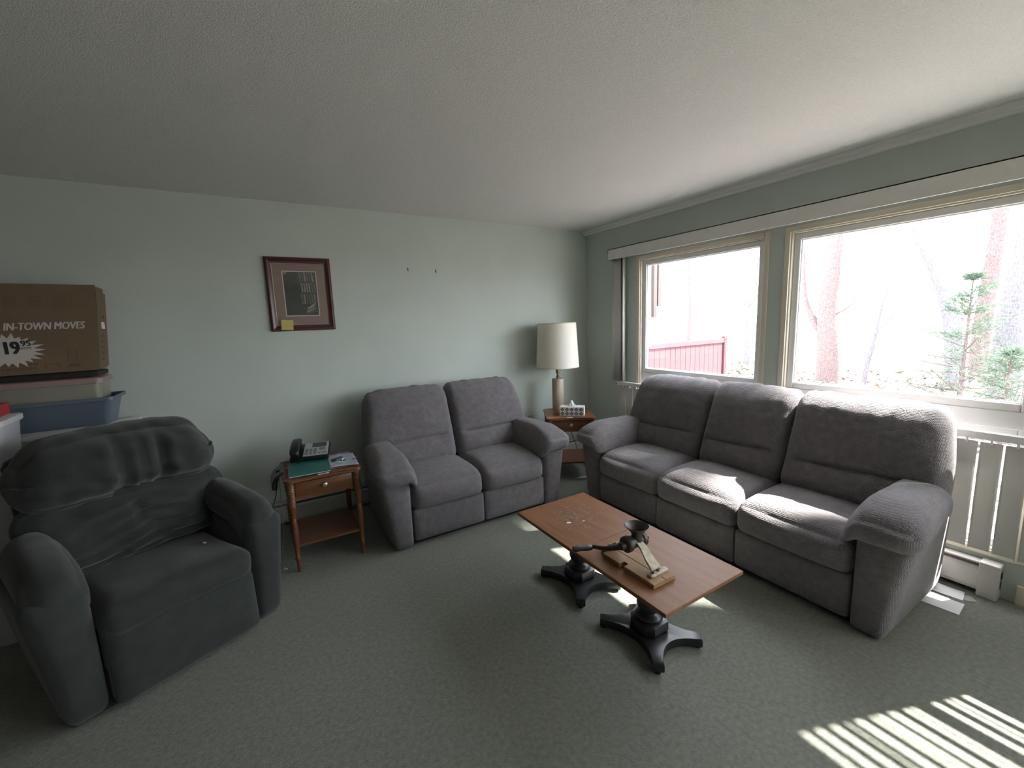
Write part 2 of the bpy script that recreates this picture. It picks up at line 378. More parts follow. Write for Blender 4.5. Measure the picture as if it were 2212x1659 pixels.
# ------------------------------------------------------------------ reclining sofas
def make_sofa(name, label, nseat, w, loc, rz, seed):
    random.seed(seed); o3 = Vector((seed*3.1, seed*1.7, 0))
    t = empty(name, loc, rz); tag(t, label, 'sofa'); W = nseat*w; X0 = -W/2
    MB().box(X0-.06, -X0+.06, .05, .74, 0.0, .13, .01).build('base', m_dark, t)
    for s in range(nseat):
        a, c = X0+s*w, X0+(s+1)*w; cx = (a+c)/2
        cushion('footrest_panel', m_sofa, t, a+.002, c-.002, 0, .12, .035, .262, .022, lambda p, g: (p.x, p.y-(.012*(1-g[0]**4)*(1-g[2]**2) if g[1] < 0 else 0), p.z), n=12)
        def seatfn(p, g):
            z = p.z; y = p.y
            if g[2] > 0: z += .032*(1-abs(g[0])**2.6)*(1-abs(g[1])**2.2)+wob(p+o3, 5, .006)
            if g[1] < 0: y -= .03*(1-abs(g[0])**3)*(1-g[2]**2)
            if g[1] < -.3: z -= .012*ss(-.3, -1, g[1])
            return (p.x, y, z)
        cushion('seat_cushion', m_sofa, t, a+.001, c-.001, -.015, .56, .25, .448, (.05, .085, .075), seatfn, n=20)
        L = .175 if s == 0 else 0; R = .175 if s == nseat-1 else 0
        bw = (w+L+R)
        def backfn(p, g, L=L, R=R):
            h = (p.z-.40)/.62
            yo = .36*(p.z-.42)
            y = p.y+yo; z = p.z; x = p.x
            side = 1-abs(g[0])**3
            if g[1] < 0:
                f = ss(1.0, -.2, g[1])
                up = math.exp(-((p.z-.80)/.17)**2)*.040; lo = math.exp(-((p.z-.525)/.085)**2)*.034
                y -= (up+lo)*side*f
                cw = max(0, 1-abs(g[0]/.86)**6)
                y += .036*math.exp(-(abs(p.z-.622-.006*g[0])/.011)**1.4)*cw*f
                y += wob(p+o3, 7, .010)*f+wob(p+o3, 22, .004)*f
            if g[2] > .55: z += wob((p.x*18+seed, p.y*5, 0), 1, .013)
            if g[2] > .4: z += .012*(1-g[0]**2)
            # outer upper corners slope inwards
            if L and g[0] < 0: x += .045*ss(.6, 1.03, p.z)*ss(0, -1, g[0]); z -= .012*ss(-.5, -1, g[0])*ss(.8, 1, p.z)
            if R and g[0] > 0: x -= .045*ss(.6, 1.03, p.z)*ss(0, 1, g[0]); z -= .012*ss(.5, 1, g[0])*ss(.8, 1, p.z)
            return (x, y, z)
        cushion('back_cushion', m_sofa, t, a-L+.001, c+R-.001, .405, .625, .40, 1.0, (.06, .10, .10), backfn, nx=26, ny=12, nz=72)
    cushion('back_shell', m_sofa, t, X0-.13, -X0+.13, .62, .765, .10, .84, .06, n=12)
    for sg in (-1, 1):
        e = sg*W/2
        def armfn(p, g):
            x = p.x; d = (x-e)*sg
            d = d*(.82+.48*max(0, p.z)/.5*(1-.75*ss(.1, .75, p.y))) if d > 0 else d
            y = p.y
            if g[1] < 0: y -= .018*(1-g[0]**2)*(1-g[2]**2)
            return (e+sg*d, y, p.z)
        xa, xb = sorted((e+sg*.002, e+sg*.165)); cushion('arm_panel', m_sofa, t, xa, xb, -.005, .765, .0, .53, (.035, .04, .05), armfn, n=16)
        def padfn(p, g):
            d = (p.x-e)*sg; y = p.y; z = p.z; fr = ss(.15, -.08, p.y)
            z += .018*(1-g[0]**2)*(1 if g[2] > 0 else 0)*(1-g[1]**4)
            z -= .045*fr*(.35+.65*ss(-.2, 1, g[2]))
            if d < .03: z -= .075*ss(.03, -.05, d)*(1-ss(.2, 1, g[2])*.5)       # inner side droops onto the seat
            if d > 0: d -= .035*ss(.0, .5, p.y)*ss(0, .245, d)
            z += wob(p+o3, 9, .005); y += wob(p+o3*2, 9, .006)
            return (e+sg*d, y, z)
        xa, xb = sorted((e-sg*.045, e+sg*.245)); cushion('arm_pad', m_sofa, t, xa, xb, -.075, .56, .475, .64, (.085, .10, .07), padfn, n=22)
    return t
loveseat = make_sofa('loveseat', 'grey two seat reclining loveseat set against the plain green wall', 2, .545, (1.335, 2.70, 0), 0, 1)
sofa = make_sofa('sofa', 'long grey three seat reclining sofa standing in front of the windows', 3, .575, (2.285, 1.645, 0), -PI/2, 5)

# ------------------------------------------------------------------ dark recliner armchair
rc = empty('recliner', (-.375, 2.25, 0), math.atan2(.447, .894)); tag(rc, 'dark green velour recliner armchair with a tufted head pillow', 'armchair')
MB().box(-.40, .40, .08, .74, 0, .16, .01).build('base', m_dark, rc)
def ftfn(p, g):
    y = p.y
    if g[1] < 0: y -= .02*(1-g[0]**4)*(1-g[2]**2); y += .012*math.exp(-((p.z-.31)/.012)**2)
    return (p.x, y+.02*ss(.0, .45, p.z), p.z)
cushion('footrest_panel', m_rec, rc, -.28, .28, 0, .14, .02, .42, .03, ftfn, nz=34, n=14)
cushion('seat_cushion', m_rec, rc, -.285, .285, -.005, .58, .30, .445, .06, lambda p, g: (p.x, p.y, p.z+(.03*(1-g[0]**2)*(1-g[1]**2) if g[2] > 0 else 0)+wob(p, 7, .008)-.02*ss(0, .4, p.y)), n=18)
def lumb(p, g):
    y = p.y+.30*(p.z-.45); z = p.z; x = p.x
    if g[1] < 0:
        y -= .05*(1-g[0]**2)*(1-g[2]**2)
        y += .035*math.exp(-(p.x/.018)**2)*math.exp(-((p.z-.66)/.06)**2)
        y += .016*math.sin(p.z*110+abs(p.x-.04)*26)*math.exp(-((p.x-.04)/.17)**2)*ss(.75, .66, p.z)*ss(.40, .46, p.z)+wob(p, 8, .016)+wob(p, 19, .010)
        y += .013*math.sin((p.z-.06*p.x+.02*noise.noise(Vector((p.x*9, 0, 1))))*120)*ss(.60, .50, p.z)
    return (x, y, z)
cushion('lumbar_cushion', m_rec, rc, -.40, .43, .44, .66, .42, .76, (.10, .09, .10), lumb, nx=56, ny=10, nz=60)
def headfn(p, g):
    y = p.y+.34*(p.z-.45); z = p.z; x = p.x
    if g[1] < 0:
        y -= .07*(1-g[2]**2)*(1-abs(g[0])**3)
        c = math.exp(-((abs(p.x-.06)-.075-.05*(p.z-.74))/.014)**2); y += .045*c*ss(1.06, .95, p.z)*ss(.72, .78, p.z)
        if abs(p.x-.06) < .11: y += .028*ss(1.08, .75, p.z)+.012*math.cos((p.x-.06)*110)*ss(1.06, .9, p.z)
        y += wob(p*1, 9, .018)+wob(p, 21, .009)+.013*math.sin(p.z*60+p.x*30)*math.exp(-((abs(p.x-.06)-.14)/.05)**2)
    if g[2] > 0: z += .03*(1-g[0]**2)-.05*ss(.6, 1, abs(g[0]))+wob(p, 11, .008)
    return (x, y, z)
cushion('head_pillow', m_rec, rc, -.39, .42, .40, .66, .72, 1.035, (.12, .12, .13), headfn, nx=48, ny=12, nz=36)
cushion('back_shell', m_rec, rc, -.36, .39, .62, .72, .10, .96, .05, lambda p, g: (p.x, p.y+.20*ss(.35, 1, p.z), p.z), n=12)
for sg in (-1, 1):
    def ap(p, g):
        d = abs(p.x)-.285; d = d*(.85+.4*p.z/.5); y = p.y-.02*(1-g[0]**2)*(1-g[2]**2) if g[1] < 0 else p.y
        return (sg*(.285+d), y, p.z)
    xa, xb = sorted((sg*.287, sg*.44)); cushion('arm_panel', m_rec, rc, xa, xb, .05, .70, .0, .55, (.04, .06, .06), ap, n=14)
    def pad(p, g):
        d = abs(p.x)-.285; z = p.z+.02*(1-g[0]**2)*(1 if g[2] > 0 else 0); fr = ss(.26, .06, p.y)
        z -= .045*fr*(1-.3*g[2])
        if d < .06: z -= .07*ss(.06, -.02, d)*fr
        return (p.x, p.y+wob(p, 9, .01), z+wob(p, 10, .01)+.02*ss(.2, .5, p.y))
    xa, xb = sorted((sg*.275, sg*.465)); cushion('arm_pad', m_rec, rc, xa, xb, .06, .60, .49, .645, (.085, .10, .07), pad, n=20)

# ------------------------------------------------------------------ end tables
def end_table(label, loc, rz):
    t = empty('end_table', loc, rz); tag(t, label, 'side table', None)
    w, d, zt = .225, .235, .605
    # top with round corner ears and concave ends
    poly = []
    for sx, sy in ((-1, -1), (1, -1), (1, 1), (-1, 1)):
        a0 = math.atan2(sy, sx)
        for k in range(-4, 5): a = a0+k*PI/9.5; poly.append((sx*(w-.03)+.034*math.cos(a), sy*(d-.03)+.034*math.sin(a)))
        if (sx, sy) == (1, -1) or (sx, sy) == (-1, 1):
            n = 7
            for k in range(1, n): q = k/n; poly.append((sx*(w-.004+.012*math.sin(q*PI)), sy*(d-.075)*(1-2*q)))
        else:
            n = 5
            for k in range(1, n): q = k/n; poly.append((-sx*-1*(w-.075)*(1-2*q) if False else sx*(w-.075)*(1-2*q) if sy > 0 else -(-sx)*(w-.075)*(1-2*q), sy*(d-.006)))
    MB().prism(poly, zt-.018, zt, .005, seg=2).build('top', m_wood, t, smooth=True, ang=30)
    # apron
    b = MB(); b.box(-w+.045, w-.045, d-.05, d-.035, .465, zt-.018); b.box(-w+.035, -w+.05, -d+.04, d-.04, .465, zt-.018); b.box(w-.05, w-.035, -d+.04, d-.04, .465, zt-.018); b.box(-w+.045, w-.045, -d+.04, -d+.055, .465, .49); b.box(-w+.045, w-.045, -d+.04, -d+.055, zt-.035, zt-.018); b.build('apron', m_wood, t)
    dr = MB().box(-w+.055, w-.055, -d+.03, -d+.05, .485, zt-.03, .008, 2).build('drawer', m_wood, t, smooth=True, ang=30)
    MB().lathe([(.006, 0), (.006, .010), (.013, .014), (.016, .020), (.014, .026), (.006, .029)], 16, T=Matrix.Translation((0, -d+.03, .537)) @ Matrix.Rotation(PI/2, 4, 'X')).build('knob', m_knob, dr, smooth=True)
    pr = [(.010, 0), (.012, .04), (.013, .075), (.018, .085), (.019, .092), (.013, .10), (.015, .14), (.013, .165), (.018, .19), (.020, .28), (.017, .345), (.013, .355), (.02, .365), (.013, .375), (.018, .385), (.0215, .41), (.0215, .425)]
    z = .425
    while z < .575: pr += [(.0235, z+.004), (.021, z+.010)]; z += .0105
    pr += [(.024, .583), (.024, zt-.018)]
    lm = None
    for sx in (-1, 1):
        for sy in (-1, 1):
            if lm is None: o = MB().lathe(pr, 14).build('leg', m_wood, t, smooth=True, ang=50); lm = o.data
            else: o = link('leg', lm, None, t)
            o.location = (sx*(w-.03), sy*(d-.03), 0)
    MB().box(-w+.03, w-.03, -d+.03, d-.03, .158, .174, .004).build('shelf', m_wood, t)
    return t
end_table('cherry end table holding the telephone between recliner and loveseat', (.277, 3.045, 0), 0)
T2 = (2.545, 3.225); T2R = math.atan2(-.224, .373)
end_table('cherry end table in the room corner holding the lamp', (T2[0], T2[1], 0), T2R)
ZT = .605

# ------------------------------------------------------------------ lamp, tissue box
lp = empty('table_lamp', (2.56, 3.40, ZT)); tag(lp, 'table lamp with marble cylinder base and tall cream drum shade', 'lamp')
MB().lathe([(.058, 0), (.060, .004), (.060, .316), (.057, .322), (.02, .323)], 36).build('base', m_marble, lp, smooth=True)
MB().lathe([(.012, .322), (.012, .335), (.018, .338), (.018, .345), (.011, .35), (.012, .375), (.019, .38), (.019, .42), (.016, .425), (.016, .47), (.005, .475)], 18).build('socket', m_brass, lp, smooth=True)
MB().tube([(.018, 0, .40), (.035, -.005, .40)], .004).build('switch', m_brass, lp)
b = MB(); b.tube([(.004, 0, .47), (.004, 0, .86)], .003); 
for a in range(3): b.tube([(0, 0, .845), (.187*math.cos(a*2.09), .187*math.sin(a*2.09), .86)], .002)
b.build('harp', m_brass, lp)
MB().lathe([(.213, .438), (.189, .872), (.187, .872), (.211, .438), (.213, .438)], 56, cap=False).build('lamp_shade', m_shade, lp, smooth=True)
b = MB()
for r, z in ((.2145, .438), (.190, .868)): b.lathe([(r-.003, z), (r, z), (r, z+.008), (r-.003, z+.008), (r-.003, z)], 56, cap=False)
b.build('shade_trim', m_trim, lp, smooth=True)
b = MB().tube(spline([(2.56, 3.47, .606), (2.62, 3.50, .60), (2.66, 3.47, .50), (2.69, 3.40, .40), (2.80, 3.43, .2), (2.9, 3.5, .02), (2.98, 3.55, .006)], 6), .003)
bpy.context.view_layer.update(); o = b.build('power_cord', m_cord); o.parent = lp; o.matrix_parent_inverse = lp.matrix_world.inverted()

tb = empty('tissue_box', (2.522, 3.13, ZT+.0005), math.radians(-46)); tag(tb, 'grey and white patterned tissue box on the corner end table', 'tissue box')
MB().box(-.115, .115, -.055, .055, 0, .085, .0015).build('carton', m_tbox, tb)
b = MB()                                              # interlaced diamond print on the front
def leafshape(cx, cz, ang, L, wd, y):
    pts = []
    for k in range(9): q = k/8; pts.append((L*(q-.5), wd*math.sin(q*PI)))
    for k in range(7, 0, -1): q = k/8; pts.append((L*(q-.5), -wd*math.sin(q*PI)))
    return [(cx+x*math.cos(ang)-z*math.sin(ang), y, cz+x*math.sin(ang)+z*math.cos(ang)) for x, z in pts]
n = 5; cw = .22/n
for i in range(n):
    for j in range(2):
        cx = -.11+cw*(i+.5); cz = .0425+(j-.5)*.039
        q = [(cx+sx*cw*.46, -.0556, cz+sz*.0185) for sx, sz in ((0, -1), (1, 0), (0, 1), (-1, 0))]
        b.add(q, [(0, 1, 2, 3)])
b.build('front_print', m_tgrey, tb)
b = MB()
for i in range(n):
    for j in range(2):
        cx = -.11+cw*(i+.5); cz = .0425+(j-.5)*.039
        V = [(cx+sx*cw*.2, -.0559, cz+sz*.009) for sx, sz in ((0, -1), (1, 0), (0, 1), (-1, 0))]; b.add(V, [(0, 1, 2, 3)])
b.build('print_diamonds', mat('tissue_box_pale_print', (.33, .31, .29), .7), tb)
b = MB(); pts = [(.05*math.cos(a), .02*math.sin(a), .0853) for a in [k*PI/12 for k in range(24)]]; b.add(pts, [tuple(range(24))]); b.build('opening', m_tgrey, tb)
b = MB(); V = []; Fs = []; nn = 12
for i in range(nn+1):
    for j in range(nn+1):
        u, v = i/nn*2-1, j/nn*2-1; rr_ = max(abs(u), abs(v)); h = .055*(1-rr_)**.8
        V.append((u*.036*(1-.3*v*v)-.012*(1-rr_), v*.014+.012*u*(1-rr_)+.004*math.sin(7*u+3*v), .084+h*(1+.25*math.sin(5*u))))
for i in range(nn):
    for j in range(nn): k = i*(nn+1)+j; Fs.append((k, k+1, k+nn+2, k+nn+1))
b.add(V, Fs); b.build('tissue', m_tissue, tb, smooth=True, ang=0)
tag(MB().box(-.03, .03, -.011, .011, 0, .002).build('paper_slip', m_paper, loc=(2.432, 3.055, ZT+.0005), rot=(0, 0, math.radians(-38))), 'white paper slip on the front edge of the lamp table', 'paper')

# ------------------------------------------------------------------ things on the telephone table
tag(MB().prism([(-.005, 0), (.44, .0), (.455, .20), (.44, .35), (.02, .36), (-.012, .2)], 0, .004, .001).build('placemat', m_pink, loc=(.055, 2.885, ZT+.0003)), 'muted red placemat on the telephone table', 'placemat')
nb = empty('notebook', (.085, 2.85, ZT+.0048), math.radians(-2)); tag(nb, 'teal ribbed notebook lying under the telephone', 'notebook')
MB().box(.0, .235, .0, .30, .001, .0055, .001).build('pages', m_paper, nb); b = MB(); b.box(-.003, .24, -.003, .303, .0055, .007); b.box(-.003, .24, -.003, .303, 0, .001); b.box(-.004, -.002, -.003, .303, 0, .007)
for k in range(19): b.box(.004+k*.0125, .010+k*.0125, 0, .30, .0068, .008)
b.build('cover', m_teal, nb)
tag(MB().box(-.033, .033, -.008, .008, 0, .001).build('paper_slip', m_paper, loc=(.275, 2.832, ZT+.0003), rot=(0, 0, .06)), 'white paper slip beside the teal notebook', 'paper')
# plastic bag sheet
b = MB(); V = []; Fs = []; nn = 16
for i in range(nn+1):
    for j in range(nn+1):
        u, v = i/nn, j/nn; V.append((u*.172+.018*v, v*.30+.012*math.sin(u*4)-.03*u, .0035+.0030*(1+noise.noise(Vector((u*5, v*6, 2))))))
for i in range(nn):
    for j in range(nn): k = i*(nn+1)+j; Fs.append((k, k+nn+1, k+nn+2, k+1))
b.add(V, Fs); o = b.build('plastic_bag', m_bag, smooth=True, ang=0, loc=(.322, 2.885, ZT+.0045)); md = o.modifiers.new('thick', 'SOLIDIFY'); md.thickness = .001
tag(o, 'pale blue plastic bag laid flat under the keys', 'bag')
tag(cushion('folded_cloth', m_redcloth, None, .484, .512, 2.93, 3.13, ZT+.0048, ZT+.012, .006, lambda p, g: (p.x+wob(p, 20, .006)-(.02*abs(g[1])), p.y, p.z), n=8), 'crimson folded cloth under the plastic bag', 'cloth')
# keys
ky = empty('key_bunch', (.395, 3.02, ZT+.0125)); tag(ky, 'bunch of keys with black fob on the plastic bag', 'keys')
cushion('fob', m_black, ky, -.045, -.012, -.018, .012, 0, .014, .006, n=6)
MB().box(-.01, .045, .02, .04, .004, .010, .003, T=Matrix.Rotation(.35, 4, 'Z')).build('strap', m_black, ky)
MB().tube([(.012*math.cos(a), -.002+.014*math.sin(a), .006) for a in [k*PI/10 for k in range(21)]], .0014, 6, False).build('ring', m_steel, ky)
for k, a in enumerate((-1.0, -.6, -.25, .1)):
    b = MB(); T = Matrix.Translation((.012, -.006, .002+.002*k)) @ Matrix.Rotation(a, 4, 'Z')
    b.lathe([(.0095, 0), (.0095, .002)], 12, T=T @ Matrix.Translation((.010, 0, 0))); b.box(.016, .045, -.0035, .0035, 0, .002, T=T); b.box(.026, .043, -.005, -.003, 0, .002, T=T); b.build('key', m_steel, ky)
# telephone
ph = empty('telephone', (.248, 3.20, ZT+.0215), math.radians(-13)); tag(ph, 'corded desk telephone with black handset and silver keypad', 'telephone')
TI = Matrix.Translation((0, -.085, .022)) @ Matrix.Rotation(math.radians(15), 4, 'X')
b = MB(); b.prism([(-.085, 0), (.085, 0), (.085, .018), (-.085, .018)], 0, .001); b.bm.clear()
b.box(-.125, .118, -.004, .182, -.03, .004, .006, T=TI); b.box(-.12, .115, -.08, .05, -.006, .012, .004); b.box(-.115, .11, .0, .075, -.006, .04, .006); b.build('body', m_black, ph, smooth=True, ang=30)
fp = MB().box(-.045, .112, .002, .178, .004, .0085, .003, T=TI).build('face_plate', m_silver, ph)
MB().box(.006, .098, .112, .168, .0085, .0105, .001, T=TI).build('display', m_screen, fp)
for r in range(4):
    for c_ in range(3): MB().box(-.032+c_*.026, -.014+c_*.026, .018+r*.020, .031+r*.020, .0085, .0118, .001, T=TI).build('button', m_button, fp)
MB().lathe([(.020, .0085), (.020, .012), (.016, .0135), (.008, .0125)], 20, T=TI @ Matrix.Translation((.075, .082, 0))).build('dial_pad', m_button, fp, smooth=True)
for c_ in range(3): MB().box(.05+c_*.02, .064+c_*.02, .022, .036, .0085, .0112, .001, T=TI).build('button', m_button, fp)
def hs(p, g): 
    q = Vector(p); q.z += .020*(1-g[1]**2)+.0; q.z -= 0 if abs(g[1]) > .55 else (.006 if g[2] < 0 else 0); return TI @ q
cushion('handset', m_black, ph, -.122, -.062, -.012, .196, .018, .048, .02, hs, n=14)
MB().box(-.116, -.066, .0, .045, .0, .022, .006, T=TI).build('cradle', m_black, ph); MB().box(-.116, -.066, .14, .185, .0, .022, .006, T=TI).build('cradle', m_black, ph)
b = MB(); P = []
base = spline([(.19, 3.09, .645), (.13, 3.04, .626), (.075, 3.02, .624), (.035, 3.02, .619), (.02, 3.03, .60), (.026, 3.05, .55)], 40)
for i, p in enumerate(base): a = i*.9; P.append(p+Vector((.004*math.cos(a), .004*math.sin(a), .005)))
bpy.context.view_layer.update(); o = MB().tube(P, .0022, 5).build('handset_cord', m_black); o.parent = ph; o.matrix_parent_inverse = ph.matrix_world.inverted()
tag(cushion('pouch', m_black, None, .008, .040, 2.93, 3.13, .525, .632, .013, lambda p, g: (p.x-.022*ss(.62, .55, p.z)+.03*ss(.60, .63, p.z), p.y+wob(p, 14, .008), p.z+wob(p, 12, .006)), n=12), 'black fabric pouch hanging over the telephone table edge', 'pouch')
tag(MB().tube(spline([(.02, 3.06, .56), (.0, 3.16, .40), (-.05, 3.36, .22), (-.09, 3.50, .12), (-.14, 3.55, .01)], 8), .0028, 6).build('line_cord', m_cord), None); o = bpy.data.objects['line_cord']; o.parent = ph; o.matrix_parent_inverse = ph.matrix_world.inverted()
tag(MB().tube(spline([(.035, 3.25, .56), (.03, 3.27, .3), (.02, 3.25, .10), (-.01, 3.15, .006), (-.08, 3.05, .006), (-.16, 2.95, .006), (-.22, 2.87, .006)], 8), .0025, 6).build('electric_cable', m_cordw), 'pale cable trailing across carpet toward the recliner', 'cable')

# ------------------------------------------------------------------ coffee table
ct = empty('coffee_table', (1.45, 1.484, 0)); tag(ct, 'low wooden coffee table on two black pedestals, with worn top', 'coffee table')
ZC = .41
MB().box(-.25, .248, .016, .526, ZC-.018, ZC, .003).build('table_leaf', m_ctop_worn, ct)
MB().box(-.25, .25, -.526, .0145, ZC-.018, ZC, .003).build('table_leaf', m_ctop, ct)
MB().box(-.235, .235, -.505, .505, ZC-.026, ZC-.0185).build('under_frame', m_ctopdk, ct)
b = MB(); random.seed(11)
for k in range(70):
    x, y = random.gauss(-.02, .075), random.gauss(.30, .07); a = random.uniform(-.6, .6)+random.choice((0, .9)); l = random.uniform(.004, .020); wd = random.uniform(.0006, .0016)
    c_, s_ = math.cos(a), math.sin(a); b.add([(x+l*c_*p-wd*s_*q, y+l*s_*p+wd*c_*q, ZC+.0003) for p, q in ((-1, -1), (1, -1), (1, 1), (-1, 1))], [(0, 1, 2, 3)])
b.build('scratches', mat('scuffed_finish', (.34, .24, .17), .6), ct)
for cy in (.285, -.222):
    p_ = empty('pedestal', (.012, cy, 0)); p_.parent = ct
    poly = []; hw, hd = .163, .197
    tips = [(-hw, -hd), (hw, -hd), (hw, hd), (-hw, hd)]
    for i in range(4):
        a, c_ = Vector(tips[i]), Vector(tips[(i+1) % 4]); dirv = (c_-a).normalized(); nrm = Vector((-dirv.y, dirv.x)); L = (c_-a).length
        for k in range(0, 15):
            q = k/14; s = .035+(L-.07)*q; poly.append(tuple(a+dirv*s+nrm*(.075*math.sin(q*PI)**.8)))
    MB().prism(poly, .012, .052, .006, seg=2).build('foot', m_blackwood, p_, smooth=True, ang=40)
    b = MB()
    for tx, ty in tips: b.lathe([(.016, 0), (.018, .012)], 12, (tx*.82, ty*.84, 0))
    b.build('glide', m_black, p_)
    oct_ = [(.076*sx if False else 0, 0) for sx in (1,)]
    poly8 = [(x, y) for x, y in ((-.075, -.045), (-.045, -.075), (.045, -.075), (.075, -.045), (.075, .045), (.045, .075), (-.045, .075), (-.075, .045))]
    MB().prism(poly8, .052, .105, .012, seg=2).build('plinth', m_blackwood, p_, smooth=True, ang=35)
    MB().lathe([(.060, .105), (.064, .115), (.060, .125), (.046, .13), (.040, .14), (.052, .155), (.058, .175), (.055, .20), (.042, .225), (.032, .25), (.030, .30), (.038, .315), (.030, .325), (.045, .35), (.065, .37), (.075, .384), (.075, ZC-.026)], 28).build('column', m_blackwood, p_, smooth=True, ang=50)
random.seed(4)
for (x, y, s, lab) in ((1.362, 1.735, .011, 'torn white paper scrap on the worn half of coffee table'), (1.441, 1.705, .006, 'tiny round white paper scrap on the coffee table')):
    b = MB(); n = 9; b.prism([(s*(1+.5*random.random())*math.cos(k*2*PI/n), s*.6*(1+.6*random.random())*math.sin(k*2*PI/n)) for k in range(n)], 0, .0012)
    tag(b.build('paper_scrap', m_paper, loc=(x, y, ZC+.0004)), lab, 'paper')

# ------------------------------------------------------------------ grinder on its board
GX, GY = 1.355, 1.255
gb = empty('wooden_board', (GX, GY, ZC+.0004)); tag(gb, 'scrap wooden board with a square notch under the grinder', 'board')
b = MB(); b.prism([(-.075, -.172), (-.004, -.172), (-.004, .17), (-.042, .17), (-.042, .125), (-.075, .125), (-.075, .02), (-.045, .02), (-.045, -.008), (-.075, -.008)], 0, .020, .0015); b.build('plank', m_board, gb)
MB().prism([(-.002, -.172), (.056, -.172), (.056, .17), (-.002, .17)], 0, .020, .0015).build('plank', m_board, gb)
MB().box(-.07, .05, -.150, -.112, .0201, .0215, .0005).build('cleat', m_board, gb)
gr = empty('meat_grinder', (GX, GY, ZC+.0206)); tag(gr, 'old cast iron meat grinder with cream legs on the board', 'grinder')
for sy in (-1, 1):
    y = sy*.128
    cushion('foot', m_cream_iron, gr, -.052, .055, y-.014, y+.014, 0, .014, .006, n=8)
    P = spline([(0, y, .010), (0, y*.86, .026), (0, y*.62, .050), (0, y*.42, .078), (0, y*.22, .094)], 6)
    b = MB(); n = len(P)
    for off in (0,):
        V = []; Fs = []
        for i, p in enumerate(P):
            w_ = .030-.014*i/(n-1); th = .006
            V += [(w_, p.y, p.z-th), (w_, p.y, p.z+th), (-w_, p.y, p.z+th), (-w_, p.y, p.z-th)]
        for i in range(n-1):
            for k in range(4): Fs.append((i*4+k, i*4+(k+1) % 4, i*4+4+(k+1) % 4, i*4+4+k))
        Fs += [(0, 1, 2, 3), tuple((n-1)*4+k for k in (3, 2, 1, 0))]
        b.add(V, Fs)
    b.build('leg', m_cream_iron, gr, smooth=True, ang=50)
    b = MB()
    for x in (-.03, .0): b.lathe([(.006, .014), (.006, .02), (.004, .022)], 8, (x, y, 0)); b.box(x-.011, x+.011, y-.002, y+.002, .016, .026, .0015)
    b.build('wing_nut', m_iron, gr)
TX = Matrix.Translation((.0, 0, .092)) @ Matrix.Rotation(PI/2, 4, 'Y')
MB().lathe([(.016, -.066), (.030, -.064), (.036, -.058), (.036, -.040), (.029, -.036), (.028, .030), (.034, .034), (.034, .050), (.028, .054), (.008, .056)], 24, T=TX).build('barrel', m_iron, gr, smooth=True, ang=45)
MB().lathe([(.024, .095), (.024, .128), (.030, .140), (.042, .155), (.052, .164), (.054, .166), (.052, .168), (.049, .166), (.039, .155), (.028, .140), (.021, .128), (.021, .115)], 32, T=Matrix.Translation((.004, -.008, 0))).build('hopper', m_iron, gr, smooth=True, ang=60)
b = MB(); b.lathe([(.007, .056), (.007, .075)], 10, T=TX); b.box(.068, .074, -.016, .016, .086, .098, .002); b.build('end_screw', m_iron, gr)
MB().box(-.012, .012, .02, .05, .05, .09, .004).build('neck', m_iron, gr)
b = MB(); b.lathe([(.014, -.090), (.018, -.085), (.018, -.064)], 14, T=TX)
P = spline([(-.08, .0, .09), (-.085, .05, .062), (-.088, .11, .034), (-.092, .175, .014)], 6); b.tube(P, [.013-.004*i/(len(P)-1) for i in range(len(P))], 10); b.build('crank_arm', m_iron, gr, smooth=True, ang=50)
MB().lathe([(.008, 0), (.013, .006), (.0145, .03), (.012, .06), (.015, .085), (.012, .098), (.004, .10)], 16, T=Matrix.Translation((-.098, .172, .013)) @ Matrix.Rotation(PI/2*-.93, 4, 'Y') @ Matrix.Rotation(-.25, 4, 'X')).build('crank_handle', m_iron, gr, smooth=True)

# ------------------------------------------------------------------ framed picture, wall fittings
pf_ = empty('framed_picture', (.331, WY, 1.50)); tag(pf_, 'mahogany framed black and white photograph hung on the green wall', 'picture')
W2, H2 = .224, .545
FW = .043
def rail(name, pts, m):       # mitred moulding with a raised profile
    b = MB(); b.add(pts, [(0, 1, 2, 3), (4, 5, 6, 7), (8, 9, 10, 11), (0, 4, 7, 3)] if len(pts) == 12 else [(0, 1, 2, 3)]); return b.build(name, m, pf_)
def ring(b, o0, y0, o1, y1):   # o = inset from outer edge
    A = [(-W2+o0, y0, o0), (W2-o0, y0, o0), (W2-o0, y0, H2-o0), (-W2+o0, y0, H2-o0)]; B = [(-W2+o1, y1, o1), (W2-o1, y1, o1), (W2-o1, y1, H2-o1), (-W2+o1, y1, H2-o1)]
    return [[A[i], A[(i+1) % 4], B[(i+1) % 4], B[i]] for i in range(4)]
prof = [(0, 0), (0, -.018), (.006, -.024), (.016, -.025), (.030, -.018), (.040, -.016), (FW, -.012), (FW, 0)]
for i in range(4):
    b = MB()
    for k in range(len(prof)-1): q = ring(b, prof[k][0], prof[k][1], prof[k+1][0], prof[k+1][1])[i]; b.add(q, [(0, 1, 2, 3)])
    b.build('frame_rail', m_frame, pf_)
b = MB()
for q in ring(b, FW-.001, -.0155, FW+.004, -.010): b.add(q, [(0, 1, 2, 3)])
b.build('fillet', m_gilt, pf_)
b = MB(); px0, px1, pz0, pz1 = -.116, .120, .110, .447
for x0, x1, z0, z1 in ((-W2+FW, W2-FW, FW, pz0), (-W2+FW, W2-FW, pz1, H2-FW), (-W2+FW, px0, pz0, pz1), (px1, W2-FW, pz0, pz1)): b.box(x0, x1, -.0095, -.004, z0, z1)
b.build('mat_board', m_mat, pf_)
b = MB(); e = .006
